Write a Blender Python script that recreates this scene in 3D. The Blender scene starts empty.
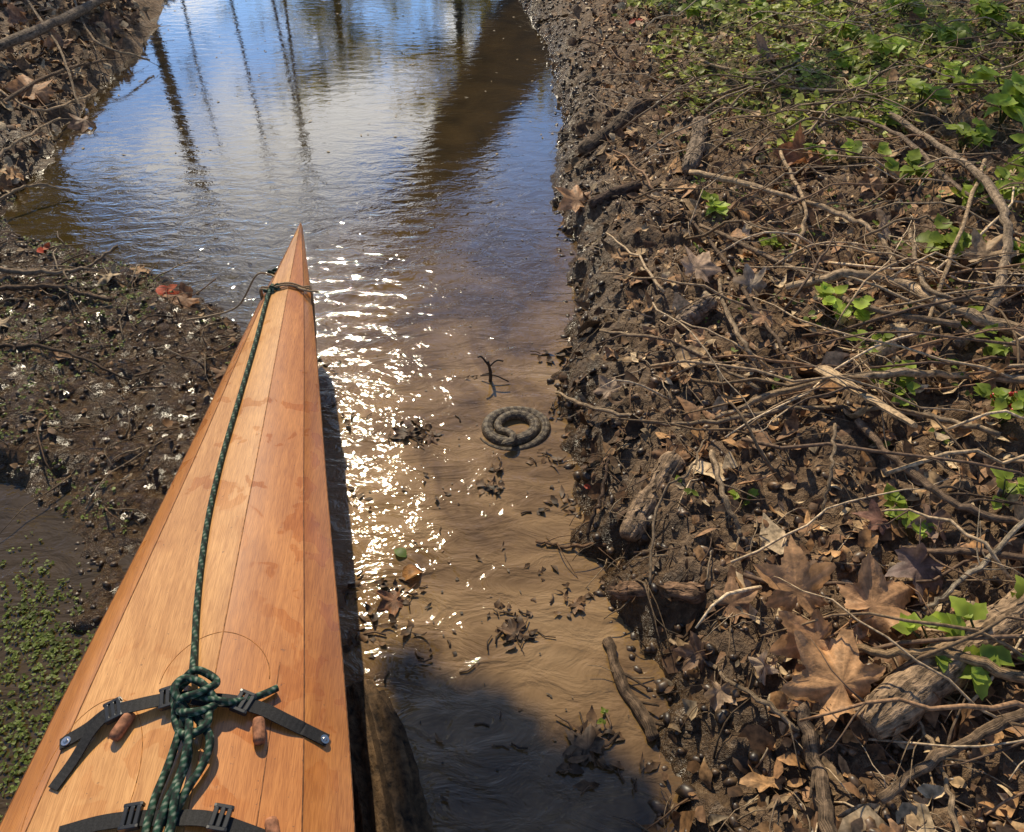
import bpy, math, random, bisect
import numpy as np
from mathutils import Vector, Matrix, Quaternion
from mathutils.bvhtree import BVHTree
random.seed(7); rng=np.random.default_rng(7)
R=random.uniform
scene=bpy.context.scene
scene.view_settings.view_transform='Standard'
scene.view_settings.look='None'
scene.view_settings.exposure=0

# ------------------------------------------------------------ camera
CAMH=1.3; PITCH=math.radians(40); F=804.0
cam=bpy.data.cameras.new("camera"); camo=bpy.data.objects.new("camera",cam)
scene.collection.objects.link(camo); camo.location=(0,0,CAMH)
camo.rotation_euler=(math.radians(90)-PITCH,0,0)
cam.sensor_width=36; cam.lens=F/1024*36; cam.clip_start=0.02; cam.clip_end=1000
scene.camera=camo
CO=Vector((0,0,CAMH))
def ray(px,py):
    u=(px-512)/F; v=(416-py)/F
    d=Vector((u, math.cos(PITCH)+v*math.sin(PITCH), -math.sin(PITCH)+v*math.cos(PITCH)))
    return d.normalized()
def gz(px,py,z=0.0):
    d=ray(px,py); t=(z-CAMH)/d.z
    return CO+d*t

# ------------------------------------------------------------ noise
def _h(xi,yi,s):
    n=(xi*374761393+yi*668265263+s*1274126177)&0x7fffffff
    n=((n^(n>>13))*1274126177)&0x7fffffff
    n=n^(n>>16)
    return (n&0xffff)/65535.0
def vn(x,y,s=0):
    xi=np.floor(x).astype(np.int64); yi=np.floor(y).astype(np.int64)
    fx=x-xi; fy=y-yi; fx=fx*fx*(3-2*fx); fy=fy*fy*(3-2*fy)
    a=_h(xi,yi,s);b=_h(xi+1,yi,s);c=_h(xi,yi+1,s);d=_h(xi+1,yi+1,s)
    return (a*(1-fx)+b*fx)*(1-fy)+(c*(1-fx)+d*fx)*fy
def fbm(x,y,s=0,o=4):
    t=0;a=.5;k=0
    for i in range(o):
        t=t+a*vn(x*2**i+17.3*i,y*2**i-9.1*i,s+i);k+=a;a*=.5
    return t/k
_NT=fbm(*np.meshgrid(np.arange(0,64,.25),np.arange(0,64,.25)),3,3)
def n1(x,y,s=0):
    x=(x+s*3.7)*4%255; y=y*4%255; i=int(x);j=int(y);u=x-i;v=y-j
    i2=(i+1)%256;j2=(j+1)%256
    return float((_NT[j,i]*(1-u)+_NT[j,i2]*u)*(1-v)+(_NT[j2,i]*(1-u)+_NT[j2,i2]*u)*v)

# ------------------------------------------------------------ mesh builder
class MB:
    def __init__(s): s.v=[];s.f=[];s.c=[];s.m=[];s.g=[]
    def add(s,verts,faces,col,mat=0,g=None):
        n=len(s.v); s.v.extend([tuple(p) for p in verts])
        s.f.extend([tuple(i+n for i in f) for f in faces])
        if isinstance(col,list): s.c.extend(col)
        else: s.c.extend([tuple(col[:3])]*len(verts))
        s.g.extend(g if g else [(0,0,0)]*len(verts))
        s.m.extend([mat]*len(faces))
    def tube(s,pts,rad,col,sides=6,mat=0,flat=None,cap=True,rough=0,jr=None):
        n=len(pts); V=[];Fc=[];C=[];Gu=[]
        up=Vector((0,0,1)); pn=None; L=0
        for i,p in enumerate(pts):
            a=pts[max(0,i-1)];b=pts[min(n-1,i+1)]
            t=(b-a)
            if t.length<1e-9:t=Vector((1,0,0))
            t.normalize()
            if i: L+=(pts[i]-pts[i-1]).length
            if pn is None:
                q=up if abs(t.z)<.9 else Vector((1,0,0))
                nn=(q-t*q.dot(t)).normalized()
            else:
                nn=pn-t*pn.dot(t)
                nn=nn.normalized() if nn.length>1e-6 else pn
            pn=nn; bb=t.cross(nn)
            r=rad(i/(n-1)) if callable(rad) else (rad[i] if isinstance(rad,(list,tuple)) else rad)
            fl=flat(i/(n-1)) if flat else (1,1)
            for j in range(sides):
                a2=2*math.pi*j/sides
                rr=r*(1+(R(-rough,rough) if rough else 0))
                if jr: rr*=jr(i,j)
                V.append(p+nn*(math.cos(a2)*rr*fl[1])+bb*(math.sin(a2)*rr*fl[0]))
                C.append(col(i,j,L) if callable(col) else tuple(col[:3]))
                Gu.append((L,j/sides,r))
        for i in range(n-1):
            for j in range(sides):
                k=(j+1)%sides
                Fc.append((i*sides+j,i*sides+k,(i+1)*sides+k,(i+1)*sides+j))
        if cap:
            Fc.append(tuple(reversed(range(sides)))); Fc.append(tuple(range((n-1)*sides,n*sides)))
        s.add(V,Fc,C,mat,Gu)
    def build(s,name,mats,smooth=True,parent=None):
        me=bpy.data.meshes.new(name); me.from_pydata(s.v,[],s.f); me.update()
        for m in mats: me.materials.append(m)
        if len(s.f):
            me.polygons.foreach_set("material_index",s.m)
            me.polygons.foreach_set("use_smooth",[smooth]*len(s.f))
        ca=me.color_attributes.new("tint",'FLOAT_COLOR','POINT')
        arr=np.ones((len(s.v),4),dtype=np.float32)
        arr[:,:3]=np.array(s.c,dtype=np.float32).reshape(-1,3)
        ca.data.foreach_set("color",arr.ravel())
        ga=me.attributes.new("guv",'FLOAT_VECTOR','POINT')
        ga.data.foreach_set("vector",np.array(s.g,dtype=np.float32).ravel())
        o=bpy.data.objects.new(name,me); scene.collection.objects.link(o)
        if parent: o.parent=parent
        return o
def spline(pts,k=6):
    P=[pts[0]*2-pts[1]]+list(pts)+[pts[-1]*2-pts[-2]]
    out=[]
    for i in range(1,len(P)-2):
        for j in range(k):
            t=j/k
            out.append(0.5*((2*P[i])+(P[i+1]-P[i-1])*t+(2*P[i-1]-5*P[i]+4*P[i+1]-P[i+2])*t*t+(3*P[i]-P[i-1]-3*P[i+1]+P[i+2])*t**3))
    out.append(P[-2].copy()); return out
def empty(name,loc=(0,0,0)):
    e=bpy.data.objects.new(name,None); scene.collection.objects.link(e); return e

# ------------------------------------------------------------ materials
def newmat(name):
    m=bpy.data.materials.new(name); m.use_nodes=True
    nt=m.node_tree; nt.nodes.clear()
    out=nt.nodes.new('ShaderNodeOutputMaterial'); return m,nt,out
def N(nt,t,**kw):
    n=nt.nodes.new(t)
    for k,v in kw.items():
        if k.startswith('i_'):
            key=k[2:].replace('_',' ')
            n.inputs[key].default_value=v
        else: setattr(n,k,v)
    return n
def noise(nt,vec,scale,detail=3,rough=.55,dist=0):
    n=N(nt,'ShaderNodeTexNoise',i_Scale=scale,i_Detail=detail,i_Roughness=rough,i_Distortion=dist)
    if vec is not None: nt.links.new(vec,n.inputs['Vector'])
    return n.outputs['Fac']
def ramp(nt,fac,stops):
    r=N(nt,'ShaderNodeValToRGB'); nt.links.new(fac,r.inputs[0])
    e=r.color_ramp.elements
    while len(e)<len(stops): e.new(.5)
    for i,(p,c) in enumerate(stops):
        e[i].position=p; e[i].color=(*c,1) if len(c)==3 else c
    return r.outputs[0]
def mix(nt,fac,a,b,bt='MIX'):
    m=N(nt,'ShaderNodeMix',data_type='RGBA',blend_type=bt)
    for s,v in ((0,fac),(6,a),(7,b)):
        if isinstance(v,(int,float)): m.inputs[s].default_value=v
        elif isinstance(v,tuple): m.inputs[s].default_value=(*v,1)
        else: nt.links.new(v,m.inputs[s])
    return m.outputs[2]
def mth(nt,op,a,b=0.0,clamp=False):
    m=N(nt,'ShaderNodeMath',operation=op,use_clamp=clamp)
    for s,v in ((0,a),(1,b)):
        if isinstance(v,(int,float)): m.inputs[s].default_value=v
        else: nt.links.new(v,m.inputs[s])
    return m.outputs[0]
def maprange(nt,v,a,b,c=0,d=1):
    m=N(nt,'ShaderNodeMapRange'); nt.links.new(v,m.inputs[0])
    for i,x in enumerate((a,b,c,d)): m.inputs[i+1].default_value=x
    m.interpolation_type='SMOOTHSTEP'
    return m.outputs[0]
def bump(nt,h,dist,strength=1,normal=None):
    b=N(nt,'ShaderNodeBump'); b.inputs['Distance'].default_value=dist
    if isinstance(strength,(int,float)): b.inputs['Strength'].default_value=strength
    else: nt.links.new(strength,b.inputs['Strength'])
    nt.links.new(h,b.inputs['Height'])
    if normal: nt.links.new(normal,b.inputs['Normal'])
    return b.outputs[0]
def geo(nt): return N(nt,'ShaderNodeNewGeometry').outputs['Position']
def attr(nt,name,out='Color'): return N(nt,'ShaderNodeAttribute',attribute_name=name).outputs[out]
def principled(nt,out,col,rough,norm=None,**kw):
    p=N(nt,'ShaderNodeBsdfPrincipled')
    if isinstance(col,tuple): p.inputs['Base Color'].default_value=(*col,1)
    else: nt.links.new(col,p.inputs['Base Color'])
    if isinstance(rough,(int,float)): p.inputs['Roughness'].default_value=rough
    else: nt.links.new(rough,p.inputs['Roughness'])
    if norm: nt.links.new(norm,p.inputs['Normal'])
    for k,v in kw.items(): p.inputs[k.replace('_',' ')].default_value=v
    if out: nt.links.new(p.outputs[0],out.inputs[0])
    return p
def make_ground():
    m,nt,out=newmat("mud_ground_mat"); P=geo(nt)
    g=attr(nt,"tint"); sep=N(nt,'ShaderNodeSeparateColor'); nt.links.new(g,sep.inputs[0])
    wet,green=sep.outputs[0],sep.outputs[1]
    n1=noise(nt,P,6,2,.6); n2=noise(nt,P,50,5,.7)
    dry=ramp(nt,n2,[(.3,(.065,.036,.018)),(.5,(.18,.108,.056)),(.7,(.36,.24,.14))])
    wetc=ramp(nt,n2,[(.3,(.032,.018,.007)),(.55,(.10,.059,.027)),(.75,(.21,.137,.068))])
    c=mix(nt,wet,dry,wetc)
    gr=ramp(nt,n2,[(.35,(.07,.08,.02)),(.6,(.17,.19,.045)),(.8,(.28,.28,.09))])
    gf=mth(nt,'MULTIPLY',green,maprange(nt,n1,.38,.55),True)
    c=mix(nt,gf,c,gr)
    rgh=mth(nt,'MULTIPLY_ADD',wet,-.74); nt.nodes[-1].inputs[2].default_value=.9
    rgh=mth(nt,'MAXIMUM',mth(nt,'ADD',rgh,mth(nt,'MULTIPLY',mth(nt,'SUBTRACT',n1,.5),.6)),.09)
    principled(nt,out,c,rgh,bump(nt,n2,.03,.9))
    return m
def make_water():
    m,nt,out=newmat("creek_water_mat"); P=geo(nt)
    sx=N(nt,'ShaderNodeSeparateXYZ'); nt.links.new(P,sx.inputs[0]); Y=sx.outputs[1]; X=sx.outputs[0]
    sw=noise(nt,P,2.4,5,.62,1.6)
    vd=N(nt,'ShaderNodeVectorMath',operation='DISTANCE'); nt.links.new(P,vd.inputs[0]); vd.inputs[1].default_value=(.02,1.20,0)
    plume=maprange(nt,vd.outputs['Value'],.1,.9,.05,-.05)
    sw2=mth(nt,'ADD',sw,plume)
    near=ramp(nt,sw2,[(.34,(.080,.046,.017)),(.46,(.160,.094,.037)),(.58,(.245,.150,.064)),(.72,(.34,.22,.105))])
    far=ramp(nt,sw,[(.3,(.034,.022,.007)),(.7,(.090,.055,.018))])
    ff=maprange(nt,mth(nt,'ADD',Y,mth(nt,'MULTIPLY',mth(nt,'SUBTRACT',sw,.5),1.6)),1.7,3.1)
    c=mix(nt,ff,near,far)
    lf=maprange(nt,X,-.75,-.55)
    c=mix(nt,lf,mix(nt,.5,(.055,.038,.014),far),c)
    mp=N(nt,'ShaderNodeMapping'); nt.links.new(P,mp.inputs[0]); mp.inputs['Scale'].default_value=(1,1.9,1); mp.inputs['Rotation'].default_value=(0,0,.3)
    r1=noise(nt,mp.outputs[0],10,4,.55,.6)
    calm=maprange(nt,Y,1.7,3.6,1,.11)
    hh=mth(nt,'MULTIPLY',r1,calm)
    b=bump(nt,hh,.0075,1)
    bd=bump(nt,hh,.016,1)
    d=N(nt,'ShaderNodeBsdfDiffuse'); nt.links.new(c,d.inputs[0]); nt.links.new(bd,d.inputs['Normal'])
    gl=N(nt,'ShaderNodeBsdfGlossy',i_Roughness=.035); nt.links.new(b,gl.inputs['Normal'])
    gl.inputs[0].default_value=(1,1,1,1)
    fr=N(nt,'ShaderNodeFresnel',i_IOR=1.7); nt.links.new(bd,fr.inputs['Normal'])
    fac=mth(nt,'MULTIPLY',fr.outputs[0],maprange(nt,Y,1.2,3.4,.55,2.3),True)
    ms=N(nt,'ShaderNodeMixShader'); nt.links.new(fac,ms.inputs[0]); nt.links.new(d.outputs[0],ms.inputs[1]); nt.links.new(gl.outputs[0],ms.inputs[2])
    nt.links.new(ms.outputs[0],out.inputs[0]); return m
def make_tint(name,rough=.7,trans=0,bscale=60,bdist=.004,var=.35,spec=.4,grain=False,det=3):
    m,nt,out=newmat(name); P=geo(nt); t=attr(nt,"tint")
    if grain:
        gv=attr(nt,"guv",'Vector')
        na=noise(nt,P,bscale,det,.6)
        mp=N(nt,'ShaderNodeMapping'); nt.links.new(gv,mp.inputs[0]); mp.inputs['Scale'].default_value=(22,22,0)
        nb=noise(nt,mp.outputs[0],1.6,3,.6,.5); n=mth(nt,'MULTIPLY',mth(nt,'ADD',na,nb),.5)
    else: n=noise(nt,P,bscale,det,.6)
    f=ramp(nt,n,[(.33,(max(0,1-var*1.6),)*3),(.67,(1+var,)*3)])
    c=mix(nt,1.0,t,f,'MULTIPLY')
    b=bump(nt,n,bdist,.9) if bdist else None
    p=principled(nt,None,c,rough,b); p.inputs['Specular IOR Level'].default_value=spec
    if trans>0:
        tr=N(nt,'ShaderNodeBsdfTranslucent'); nt.links.new(c,tr.inputs[0])
        ms=N(nt,'ShaderNodeMixShader'); ms.inputs[0].default_value=trans
        nt.links.new(p.outputs[0],ms.inputs[1]); nt.links.new(tr.outputs[0],ms.inputs[2]); nt.links.new(ms.outputs[0],out.inputs[0])
    else: nt.links.new(p.outputs[0],out.inputs[0])
    return m
def make_wood():
    m,nt,out=newmat("varnished_wood_mat"); P=geo(nt); t=attr(nt,"tint")
    gv=attr(nt,"guv",'Vector'); mp=N(nt,'ShaderNodeMapping'); nt.links.new(gv,mp.inputs[0]); mp.inputs['Scale'].default_value=(2.2,85,1)
    g1=noise(nt,mp.outputs[0],1.5,5,.62,.4)
    mp2=N(nt,'ShaderNodeMapping'); nt.links.new(gv,mp2.inputs[0]); mp2.inputs['Scale'].default_value=(5,14,1)
    g2=noise(nt,mp2.outputs[0],1.2,3,.5,.8)
    mp3=N(nt,'ShaderNodeMapping'); nt.links.new(gv,mp3.inputs[0]); mp3.inputs['Scale'].default_value=(40,700,1)
    g3=noise(nt,mp3.outputs[0],1,2,.5)
    c=mix(nt,1.0,t,ramp(nt,g1,[(.3,(.84,.78,.70)),(.7,(1.10,1.12,1.14))]),'MULTIPLY')
    c=mix(nt,1.0,c,ramp(nt,g2,[(.35,(.86,.80,.72)),(.65,(1.08,1.08,1.08))]),'MULTIPLY')
    c=mix(nt,.6,c,mix(nt,1.0,c,ramp(nt,g3,[(.35,(.66,.56,.46)),(.6,(1.1,1.1,1.1))]),'MULTIPLY'))
    wn=noise(nt,P,18,3,.5,.5); w2=noise(nt,P,2.4,1,.5)
    wet=mth(nt,'MULTIPLY',maprange(nt,wn,.55,.60),maprange(nt,w2,.44,.58),True)
    c=mix(nt,mth(nt,'MULTIPLY',wet,.45),c,mix(nt,1.0,c,(.80,.60,.44),'MULTIPLY'))
    dn=noise(nt,P,170,2,.6); dirt=maprange(nt,dn,.69,.75)
    c=mix(nt,mth(nt,'MULTIPLY',dirt,.6),c,(.12,.07,.04))
    b=bump(nt,noise(nt,P,7,1),.002,.3)
    rg=mth(nt,'SUBTRACT',.36,mth(nt,'MULTIPLY',wet,.15))
    p=principled(nt,out,c,rg,b); p.inputs['Coat Weight'].default_value=.85; p.inputs['Coat Roughness'].default_value=.18
    p.inputs['Specular IOR Level'].default_value=.3
    nt.links.new(b,p.inputs['Coat Normal'])
    return m
def make_snake():
    m,nt,out=newmat("snake_scales_mat"); t=attr(nt,"tint")
    gv=attr(nt,"guv",'Vector'); mp=N(nt,'ShaderNodeMapping'); nt.links.new(gv,mp.inputs[0]); mp.inputs['Scale'].default_value=(230,24,0)
    v=N(nt,'ShaderNodeTexVoronoi',i_Scale=1.0); nt.links.new(mp.outputs[0],v.inputs[0])
    c=mix(nt,1.0,t,ramp(nt,v.outputs['Distance'],[(.1,(1.2,1.2,1.15)),(.65,(.55,.53,.5))]),'MULTIPLY')
    inv=mth(nt,'SUBTRACT',1,v.outputs['Distance'])
    principled(nt,out,c,.65,bump(nt,inv,.0012,.9)); return m
M_ground=make_ground(); M_water=make_water()
M_bark=make_tint("bark_mat",.85,0,70,.010,.6,.25,grain=True)
M_twig=make_tint("twig_mat",.75,0,120,0,.35,.3,det=2)
M_leaf=make_tint("dry_leaf_mat",.6,.28,50,.003,.3,.4)
M_litter=make_tint("leaf_litter_mat",.7,0,90,0,.35,.3,det=2)
M_green=make_tint("green_leaf_mat",.5,.5,40,0,.2,.35,det=1)
M_treeleaf=make_tint("tree_foliage_mat",.6,.4,2,0,.2,.3,det=1)
M_wet=make_tint("wet_debris_mat",.6,0,60,0,.4,.3,det=2)
M_clod=make_tint("mud_clod_mat",.42,0,90,0,.4,.5,det=2)
M_rope=make_tint("rope_mat",.8,0,300,0,.2,.3,det=1)
M_strap=make_tint("webbing_mat",.7,0,500,0,.3,.3,det=1)
M_plastic=make_tint("plastic_mat",.35,0,60,0,.1,.5,det=1)
M_wood=make_wood(); M_snake=make_snake()
m,nt,out=newmat("steel_mat"); principled(nt,out,(.6,.58,.55),.3,None,Metallic=1.0); M_steel=m

# ------------------------------------------------------------ terrain
def edge(lst):
    pts=sorted([(gz(a,b).y,gz(a,b).x) for a,b in lst])
    ys=np.array([p[0] for p in pts]);xs=np.array([p[1] for p in pts])
    return lambda y: np.interp(y,ys,xs)
xr=edge([(522,0),(545,40),(558,100),(563,160),(560,220),(572,300),(568,340),(556,385),(566,430),(575,480),(583,530),(606,570),(606,610),(640,650),(662,700),(655,760),(664,832)])
_xl=edge([(160,0),(142,40),(118,70),(90,100),(50,150),(26,190),(14,215),(30,240),(110,258),(190,287),(240,325),(262,380),(230,470),(165,560),(125,600),(95,622),(40,640)])
ypond=gz(0,468).y; yend=gz(0,632).y
_xp=edge([(-30,468),(32,485),(60,520),(66,580),(84,622),(95,640)])
def terrain(x,y,detail=True):
    w=.12*(fbm(x*3.5,y*3.5,1,3)-.5)+.07*(fbm(x*14,y*14,5,3)-.5)
    dR=x-xr(y)+w
    xl=np.where(y<yend,-2.6,_xl(y))
    xp=np.where(y<ypond,_xp(y),-1e3)
    dM=np.minimum(xl-x,x-xp); dM=np.minimum(dM,(y-yend)*1.0+.04)
    dF=-2.5-x
    dL=np.maximum(np.where(y<yend,-9,dM),np.where(y<1.6,dF,-9))+w*1.3
    dE=y-15
    hR=np.where(dR>0,.085*(1-np.exp(-np.maximum(dR,0)/.06))+.17*(1-np.exp(-np.maximum(dR,0)/.9))+.02*np.maximum(dR,0),np.maximum(dR*.4,-.3))
    up=np.clip((y-2.6)/1.2,0,1)
    hL=np.where(dL>0,(.014+.07*up)*(1-np.exp(-np.maximum(dL,0)/.06))+(.045+.16*up)*(1-np.exp(-np.maximum(dL,0)/.9))+.02*np.maximum(dL,0),np.maximum(dL*.4,-.3))
    hE=np.where(dE>0,.05*dE,-.3)
    h=np.maximum(np.maximum(hR,hL),hE); d=np.maximum(np.maximum(dR,dL),dE)
    lm=(dL>dR)
    amp=np.clip((d+.05)/.14,0,1)
    fade=np.clip(1-(np.abs(x)+np.abs(y)-8)/20,.0,1)
    n1_=fbm(x*7,y*7,11,3)-.5
    n2_=fbm(x*22,y*22,21,3)-.5
    n3_=fbm(x*55,y*55,31,2)-.5
    a=np.where(lm,.62+.5*up,1.0)
    h=h+fade*amp*a*(.085*n1_+.055*n2_+.036*n3_)
    h=h+np.clip(d-3,0,40)*.03
    wet=np.where(lm,np.clip(1-(up*.9),0,1),np.exp(-np.maximum(d,0)/.14))
    green=np.clip((x-.6)/.7,0,1)*np.clip((y-2.7)/.9,0,1)
    green=np.maximum(green,np.clip((np.abs(x)+y-9)/4,0,.8))
    return h,wet,green
def axis(lo,hi,st,far_lo,far_hi,g=1.09):
    a=list(np.arange(lo,hi,st)); s=st;x=a[-1]
    while x<far_hi: s*=g;x+=s;a.append(x)
    s=st;x=a[0];b=[]
    while x>far_lo: s*=g;x-=s;b.append(x)
    return np.array(b[::-1]+a)
ax=axis(-1.9,2.3,.0125,-160,160); ay=axis(.35,3.6,.0125,-120,200,1.06)
GX,GY=np.meshgrid(ax,ay); GH,GW,GG=terrain(GX,GY)
nx,ny=len(ax),len(ay)
co=np.stack([GX.ravel(),GY.ravel(),GH.ravel()],1).astype(np.float32)
idx=np.arange(nx*ny).reshape(ny,nx)
fc=np.stack([idx[:-1,:-1].ravel(),idx[:-1,1:].ravel(),idx[1:,1:].ravel(),idx[1:,:-1].ravel()],1)
me=bpy.data.meshes.new("muddy_ground")
me.vertices.add(len(co)); me.vertices.foreach_set("co",co.ravel())
me.loops.add(fc.size); me.loops.foreach_set("vertex_index",fc.ravel().astype(np.int32))
me.polygons.add(len(fc)); me.polygons.foreach_set("loop_start",np.arange(0,fc.size,4,dtype=np.int32))
me.polygons.foreach_set("use_smooth",np.ones(len(fc),dtype=bool))
me.update(calc_edges=True); me.materials.append(M_ground)
ca=me.color_attributes.new("tint",'FLOAT_COLOR','POINT')
arr=np.ones((len(co),4),dtype=np.float32); arr[:,0]=GW.ravel();arr[:,1]=GG.ravel();arr[:,2]=0
ca.data.foreach_set("color",arr.ravel())
ground=bpy.data.objects.new("muddy_ground",me); scene.collection.objects.link(ground)
axl=list(ax);ayl=list(ay)
def hz(x,y):
    i=bisect.bisect(axl,x)-1;j=bisect.bisect(ayl,y)-1
    i=max(0,min(nx-2,i));j=max(0,min(ny-2,j))
    u=(x-axl[i])/(axl[i+1]-axl[i]);v=(y-ayl[j])/(ayl[j+1]-ayl[j])
    return float((GH[j,i]*(1-u)+GH[j,i+1]*u)*(1-v)+(GH[j+1,i]*(1-u)+GH[j+1,i+1]*u)*v)
def nrm(x,y,e=.03):
    return Vector((hz(x-e,y)-hz(x+e,y),hz(x,y-e)-hz(x,y+e),2*e)).normalized()
def on(px,py,lift=0.0):
    d=ray(px,py); t=.8; p=CO+d*t
    while t<14:
        p=CO+d*t
        if p.z-max(hz(p.x,p.y),0)<=lift: break
        t+=.008
    return p
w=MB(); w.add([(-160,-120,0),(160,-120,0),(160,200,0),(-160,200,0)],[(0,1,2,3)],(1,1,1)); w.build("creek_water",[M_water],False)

# ------------------------------------------------------------ kayak
T=Vector((-.567,1.98,0)); A=Vector((.0865,-.9963,0)); NR=Vector((.9963,.0865,0)); LEN=5.2
sx_=np.array([0,.35,.93,1.526,2.2,2.7,3.4,4.3,4.9,5.2]); wx_=np.array([.004,.061,.142,.226,.285,.30,.27,.15,.05,.004])
def cub(xs,ys,x):
    m_=np.gradient(ys,xs); i=max(0,min(len(xs)-2,int(np.searchsorted(xs,x))-1)); h=xs[i+1]-xs[i]; t=(x-xs[i])/h
    return float(ys[i]*(1+2*t)*(1-t)**2+m_[i]*h*t*(1-t)**2+ys[i+1]*t*t*(3-2*t)-m_[i+1]*h*t*t*(1-t))
def kw(s): return max(.004,cub(sx_,wx_,s))
def kzs(s): return float(np.interp(s,[0,.3,.8,1.5,2.6,4,5.2],[.30,.283,.252,.222,.205,.24,.33]))
def kzk(s): return float(np.interp(s,[0,.08,.25,.6,1.2,2.6,4.4,5,5.2],[.27,.14,.02,-.05,-.09,-.1,-.06,.05,.28]))
ROLL=math.radians(-2)
def kp(s,lat,z):
    c=T+A*s+NR*lat; return Vector((c.x,c.y,z+lat*math.sin(ROLL)))
def rid(s): return .012+.28*kw(s) if s<3 else .012+.2*kw(s)
def sec(s):
    w_=kw(s);zs=kzs(s);rh=rid(s);zk=kzk(s); o=.16*w_
    return [(0,zk),(-.62*w_,zk+(zs-zk)*.28),(-w_,zs),(-.74*w_,zs+rh*.52),(o,zs+rh),(.74*w_,zs+rh*.60),(w_,zs),(.62*w_,zk+(zs-zk)*.28),(0,zk)]
kay=empty("wooden_kayak")
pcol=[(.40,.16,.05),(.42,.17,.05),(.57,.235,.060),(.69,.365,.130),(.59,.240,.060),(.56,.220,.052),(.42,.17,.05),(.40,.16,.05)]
hull=MB(); ST=np.concatenate([np.linspace(0,.3,16),np.linspace(.33,LEN,120)])
deckV=[];deckF=[]
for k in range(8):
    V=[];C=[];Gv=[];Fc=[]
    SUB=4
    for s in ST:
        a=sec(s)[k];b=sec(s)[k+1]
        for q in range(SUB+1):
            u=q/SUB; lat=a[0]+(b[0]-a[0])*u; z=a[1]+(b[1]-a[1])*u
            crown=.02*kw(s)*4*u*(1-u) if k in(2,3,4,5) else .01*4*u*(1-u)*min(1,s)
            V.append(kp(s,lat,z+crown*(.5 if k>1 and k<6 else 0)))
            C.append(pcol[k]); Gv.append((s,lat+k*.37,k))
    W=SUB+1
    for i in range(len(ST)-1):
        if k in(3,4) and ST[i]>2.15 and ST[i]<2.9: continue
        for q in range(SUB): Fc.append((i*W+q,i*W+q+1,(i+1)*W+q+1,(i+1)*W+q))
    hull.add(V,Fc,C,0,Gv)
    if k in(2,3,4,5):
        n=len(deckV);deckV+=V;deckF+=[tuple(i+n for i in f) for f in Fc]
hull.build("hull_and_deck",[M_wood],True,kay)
DB=BVHTree.FromPolygons(deckV,deckF)
def dk(px,py,lift=0.0):
    d=ray(px,py); h=DB.ray_cast(CO,d)
    if h[0] is None:
        h=DB.find_nearest(gz(px,py,.24))
    n=h[1]; n=n if n.z>0 else -n
    return h[0]+n*lift
def dkn(p):
    n=DB.find_nearest(p)[1]; return n if n.z>0 else -n
sm=MB()
for k,col in((2,(.16,.07,.03)),(3,(.26,.11,.04)),(4,(.42,.18,.06)),(5,(.20,.08,.03)),(6,(.16,.07,.03))):
    sm.tube([kp(s,sec(s)[k][0],sec(s)[k][1]+(.0000 if k==4 else .0002)) for s in ST if s<2.15],.0009,col,5)
def surf(s,lat):
    h=DB.ray_cast(kp(s,lat,1.0),Vector((0,0,-1))); return (h[0] if h[0] else kp(s,lat,.25))+Vector((0,0,.0001))
arc=[surf(1.36-.075*math.cos(t),.03+.075*math.sin(t)) for t in np.linspace(-1.55,1.55,40)]
sm.tube(arc,.0006,(.46,.19,.05),4)
arc=[surf(1.50+.13*math.sin(t),-.11+.07*math.cos(t)) for t in np.linspace(0,6.28,60)]
sm.tube(arc,.0006,(.48,.20,.05),4)
sm.tube([surf(s,.115+.01*(s-1.3)) for s in np.linspace(1.33,1.62,20)],.0007,(.26,.11,.04),4)
sm.build("panel_seams",[M_twig],True,kay)
cm=MB(); pts=[kp(2.52+.42*math.cos(t),.22*math.sin(t),kzs(2.5)+.10) for t in np.linspace(0,2*math.pi,60)]
cm.tube(pts,.012,(.3,.13,.05),8)
ring=[]
for zz in(.10,-.02): ring.append([kp(2.52+.42*math.cos(t),.22*math.sin(t),kzs(2.5)+zz) for t in np.linspace(0,2*math.pi,60)])
cm.add(ring[0]+ring[1],[(i,i+1,60+i+1,60+i) for i in range(59)],(.3,.13,.05)); cm.build("cockpit_coaming",[M_wood],True,kay)
def ropecol(i,j,L):
    k=(i+2*j)%8
    if k in(0,): return (.26,.30,.22)
    if k in(3,4,5): return (.010,.011,.010)
    return (.014,.060,.034)
rp=MB()
def resample(pts,step):
    out=[pts[0]];acc=0
    for a,b in zip(pts,pts[1:]):
        l=(b-a).length
        if l<1e-9: continue
        t=step-acc
        while t<=l: out.append(a+(b-a)*(t/l)); t+=step
        acc=(acc+l)%step
    return out if len(out)>1 else pts
def rope(pp,r=.0047,lift=None):
    pts=[dk(a,b,(c if c is not None else r)) for a,b,c in pp]
    pts=resample(spline(pts,10),.0035)
    rp.tube(pts,r,ropecol,8)
rope([(274,287,.006),(268,300,.005),(256,345,.005),(240,400,.005),(224,455,.005),(211,510,.005),(203,560,.005),(198,610,.006),(196,655,.008),(196,690,.02)])
rope([(196,685,.02),(180,698,.014),(182,716,.02),(200,724,.03),(215,712,.02),(210,695,.028),(193,690,.03),(184,704,.035),(195,722,.02)],.0055)
rope([(186,683,.01),(204,680,.026),(217,690,.02),(207,706,.034),(188,712,.03),(180,726,.016),(190,742,.018),(206,736,.026),(210,716,.018)],.0055)
rope([(200,705,.026),(222,710,.022),(240,706,.012),(258,700,.010),(279,690,.008)],.0052)
rope([(200,722,.02),(210,745,.02),(204,768,.014),(190,795,.012),(178,820,.012),(168,850,.012)],.0055)
rope([(190,722,.02),(180,748,.014),(170,775,.012),(158,805,.012),(146,850,.012)],.0055)
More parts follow.
